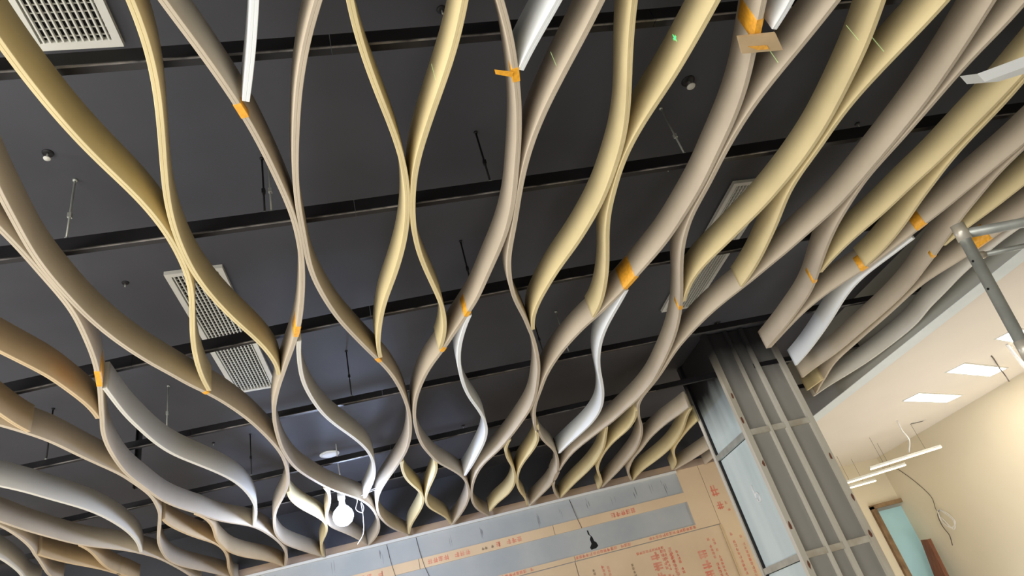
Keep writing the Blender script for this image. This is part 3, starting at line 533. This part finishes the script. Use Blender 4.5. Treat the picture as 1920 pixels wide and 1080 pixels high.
# loose tape tail, wooden plate, laser marks on single slats
r, C = slat['S12']; p = r.location
vs = [(.533, 1.45, 3.394), (.539, 1.47, 3.394), (.600, 1.489, 3.3955), (.604, 1.467, 3.3955)]
mesh('tape_tail', [(x-p.x, y-p.y, z-p.z) for x, y, z in vs] + [(x-p.x, y-p.y, z-p.z+.001) for x, y, z in vs], [(0, 1, 2, 3), (4, 5, 6, 7), (0, 1, 5, 4), (1, 2, 6, 5), (2, 3, 7, 6), (3, 0, 4, 7)], M['tape'], r)
o = tag(empty('wooden_plate', (1.55, 1.41, 3.385)), 'small square raw plywood plate under the slat at the top right of centre', 'plate')
prism('plate', [(-.11, -.03), (-.06, .043), (.115, .04), (.045, -.036)], 0, .012, M['plywood'], o)
prism('tape', [(-.05, .012), (.0, .03), (.05, .03), (.03, .012)], -.0015, 0, M['tape'], o)
prism('tape', [(-.06, -.028), (-.04, -.03), (-.028, .03), (-.05, .02)], .012, .0135, M['tape'], o)
def on_face(sid, x, y):
    r, C = slat[sid]; N = normals(C); i = int(np.argmin(((C-np.array([x, y]))**2).sum(1))); n = N[i]
    if np.dot(n, C[i]) > 0: n = -n
    T = np.array([-n[1], n[0]]); return r, C[i]+n*(h_+.0008), n, T
r, q, n, T = on_face('S18', 1.25, 1.455); p = r.location; vs = []
for k in range(12):
    a = k*math.pi/6; rr = .011 if k % 2 else .004
    if k in (3, 9): rr = .024
    vs.append((q[0]+T[0]*math.cos(a)*rr-p.x, q[1]+T[1]*math.cos(a)*rr-p.y, 3.5+math.sin(a)*rr-p.z))
mesh('laser_spot', vs, [tuple(range(12))], M['laser'], r)
for sid, x, z0, z1 in (('S11', .33, 3.44, 3.53), ('S15', .79, 3.45, 3.53), ('S22', 1.55, 3.43, 3.52), ('S23', 1.9, 3.44, 3.54), ('S24', 2.1, 3.45, 3.55)):
    r, q, n, T = on_face(sid, x, 1.5); p = r.location
    mesh('laser_line', [(q[0]+T[0]*t-p.x, q[1]+T[1]*t-p.y, z-p.z) for t, z in ((-.0016, z0), (.0016, z0), (.0016, z1), (-.0016, z1))], [(0, 1, 2, 3)], M['laser_line'], r)
o = tag(empty('white_board', (2.6, 1.5, 3.2)), 'white painted board end with a slanted cut sticking in from the right edge', 'board')
prism('board', [(-.14, .034), (.02, .036), (.13, .004), (.9, -.25), (.9, -.36), (-.055, .030)], 0, .05, M['white'], o)

# ---------------------------------------------------------------- scaffold frame at the right
o = tag(empty('scaffold_frame', (2.75, 2.16, 0)), 'galvanised tube scaffold frame standing at the right edge', 'scaffold')
B = Vector((2.723, 2.159, 2.9)); D = Vector((.027, .12, -.58)).normalized()
def rel(v): return tuple(Vector(v)-o.location)
foot = B+D*((2.9)/-D.z)
tube('post', [rel(B+D*-.02), rel(foot)], .026, M['galv'], o, 16)
tube('post', [rel((3.95, 2.09, 2.92)), rel((3.98, 2.68, 0))], .024, M['galv'], o, 12)
tube('ledger', [rel(B+D*.02+Vector((.02, 0, 0))), rel((3.95, 2.09, 2.88))], .024, M['galv'], o, 14)
tube('brace', [rel((3.085, 2.435, 2.9)), rel((3.5, 2.4, 2.9)), rel((3.96, 2.2, 2.7))], .014, M['galv'], o, 10)
tube('brace_end', [rel((3.04, 2.44, 2.9)), rel((3.10, 2.434, 2.9))], .02, M['galv_dusty'], o, 10)
tube('weld_collar', [rel(B+D*-.03), rel(B+D*.05)], .030, M['galv_dusty'], o, 16)
tube('weld_collar', [rel(B+D*.55), rel(B+D*.63)], .028, M['galv_dusty'], o, 16)
lathe('foot_pad', [(.05, 0), (.05, .008)], tuple(foot-o.location), M['galv_dusty'], o, 12)
for t in (.16, .3):
    q = B+D*t; tube('pin_hole', [rel(q+Vector((-.0265, -.004, 0))), rel(q+Vector((-.018, -.003, 0)))], .006, M['dark_void'], o, 8)

# ---------------------------------------------------------------- work lamp by the far wall
o = tag(empty('work_lamp', (-.50, 6.16, 3.31)), 'glowing cool white globe work lamp hanging by a cable before the far wall', 'lamp')
prof = [(r_*.8, z_*.8) for r_, z_ in [(.004, -.115), (.05, -.105), (.09, -.075), (.112, -.03), (.115, .01), (.10, .055), (.065, .095), (.035, .12), (.03, .18)]]
lathe('globe', prof, (0, 0, 0), M['bulb'], o, 24)
lathe('socket', [(.034, .148), (.036, .21), (.015, .235)], (0, 0, 0), M['wire_white'], o, 16)
tube('flex', catmull([(0, 0, .23), (.01, .0, .35), (.0, .01, .5), (0, .01, .69)], 5), .006, M['wire_white'], o, 6)
cl = catmull([(0, .0, .25), (.10, -.03, .2), (.14, -.05, .10), (.12, -.05, .02), (.17, -.05, -.02), (.19, -.05, .02), (.17, -.04, .07), (.175, -.04, -.05), (.16, -.04, -.2), (.10, -.03, -.28)], 6)
tube('loose_cable', cl, .0035, M['wire_white'], o, 6)
tube('loose_cable', catmull([(.12, -.05, .12), (.2, -.1, .12), (.3, -.1, .14), (.38, -.05, .16), (.3, -.02, .18), (.16, -.03, .13)], 6), .0035, M['wire_white'], o, 6)
pl = bpy.data.lights.new('work_lamp_light', 'POINT'); pl.energy = 55; pl.color = (.55, .68, 1.0); pl.shadow_soft_size = .12
po = bpy.data.objects.new('work_lamp_light', pl); COL.objects.link(po); po.location = (-.50, 6.16, 3.10)

# ---------------------------------------------------------------- office beyond the bulkhead
nm = ['nearest lit ceiling panel of the office, partly behind the scaffold tube', 'middle lit rectangular panel on the office ceiling', 'farthest lit rectangular panel on the office ceiling']
for (xc, yc), lb in zip(((6.3, 5.12), (6.30, 5.84), (6.28, 6.57)), nm):
    o = tag(empty('panel_light', (xc*K, yc*K, OFF), math.radians(26)), lb, 'ceiling light', 'lit panels on the office ceiling')
    sx, sy = .56, .095
    boxes('frame', [(-sx-.02, sx+.02, -sy-.02, -sy, -.008, 0), (-sx-.02, sx+.02, sy, sy+.02, -.008, 0), (-sx-.02, -sx, -sy, sy, -.008, 0), (sx, sx+.02, -sy, sy, -.008, 0)], M['grey_paint'], o)
    box('diffuser', -sx, sx, -sy, sy, -.006, -.001, M['panel_lamp'], o)
nm = ['front suspended linear lamp, held by a pale wire in the office', 'second suspended linear lamp in the office, just behind the front one', 'rearmost and shortest-looking suspended linear lamp in the office']
for (x0, x1, y0, y1), lb in zip(((6.07, 6.91, 7.93, 7.56), (5.95, 6.84, 8.60, 8.23), (5.95, 6.82, 9.1, 8.93)), nm):
    x0, x1, y0, y1 = x0*K, x1*K, y0*K, y1*K; cx, cy = (x0+x1)/2, (y0+y1)/2; o = tag(empty('linear_lamp', (cx, cy, 2.983), math.atan2(y1-y0, x1-x0)), lb, 'pendant light', 'suspended linear lamps in the office')
    L = math.hypot(x1-x0, y1-y0)/2
    box('housing', -L, L, -.02, .02, .012, .04, M['grey_paint'], o); box('diffuser', -L, L, -.018, .018, 0, .012, M['tube_lamp'], o)
    for s in (-.6, .6): tube('suspension', [(L*s, 0, .04), (L*s, 0, OFF-2.983)], .002, M['wire_dark'], o, 5)
o = tag(empty('hanging_wire', (6.27*K, 7.27*K, OFF)), 'pale wire hanging from the office ceiling down to the front linear lamp', 'wire')
tube('strand', catmull([(0, 0, 0), (.03, .05, -.13), (.06, .06, -.26), (.08, .2, -.38)], 5), .009, M['wire_white'], o, 6)
o = tag(empty('hanging_wire', (6.10*K, 5.19*K, OFF)), 'thick pale loose cable hanging near the scaffold tube at the right edge', 'wire')
tube('strand', catmull([(0, 0, 0), (.12, .1, -.12), (.22, .16, -.26), (.34, .1, -.36), (.6, .0, -.5)], 5), .012, M['wire_white'], o, 6)
tube('strand', catmull([(0.01, 0, -.01), (.10, .07, -.12), (.2, .12, -.24), (.32, .1, -.36)], 5), .009, M['wire_white'], o, 6)
o = tag(empty('hanging_wire', (6.14*K, 5.45*K, OFF)), 'dark wire crossing the middle lit ceiling panel of the office', 'wire')
tube('strand', catmull([(0, 0, 0), (.15, .13, -.01), (.5, .45, -.03), (.62, .55, -.06), (.64, .57, -.16)], 5), .007, M['wire_dark'], o, 6)
o = tag(empty('ceiling_slot', (6.82*K, 7.6*K, OFF)), 'small dark slot diffuser in the office ceiling near the right wall', 'vent')
box('slot', -.10, .10, -.025, .025, -.004, 0, M['wire_dark'], o); box('lip', -.115, .115, -.035, -.027, -.006, 0, M['grey_paint'], o)
o = tag(empty('wall_wire', (7.6, 9.0, 2.57)), 'dark wire running down the cream wall to a loose coil', 'wire')
tube('strand', catmull([(-.008, .4, .6), (-.008, .16, .3), (-.008, .0, 0), (-.02, .03, -.18), (-.02, -.04, -.22)], 5), .004, M['wire_dark'], o, 5)
tube('coil', catmull([(-.02, -.04, -.2), (-.05, -.18, -.3), (-.05, -.22, -.42), (-.05, -.1, -.47), (-.04, .02, -.36), (-.03, -.02, -.2), (-.05, -.2, -.38), (-.05, -.12, -.5), (-.04, 0, -.3)], 6), .006, M['wire_white'], o, 5)
tube('tail', catmull([(-.02, -.03, -.2), (-.03, .05, -.27), (-.04, .06, -.42), (-.04, .03, -.55), (-.04, .08, -.68)], 5), .006, M['wire_dark'], o, 5)
o = tag(empty('leaning_board', (7.34, 9.36, 0)), 'brown wooden board leaning in front of the pale blue door at the lower right', 'board')
vs = [(-.30, -.35, .02), (-.24, -.35, 0), (-.24, .12, 0), (-.30, .12, .02), (.10, -.02, 2.06), (.16, -.02, 2.06), (.16, .12, 2.06), (.10, .12, 2.08)]
mesh('board', vs, [(0, 1, 2, 3), (4, 5, 6, 7), (0, 1, 5, 4), (1, 2, 6, 5), (2, 3, 7, 6), (3, 0, 4, 7)], M['wood'], o)
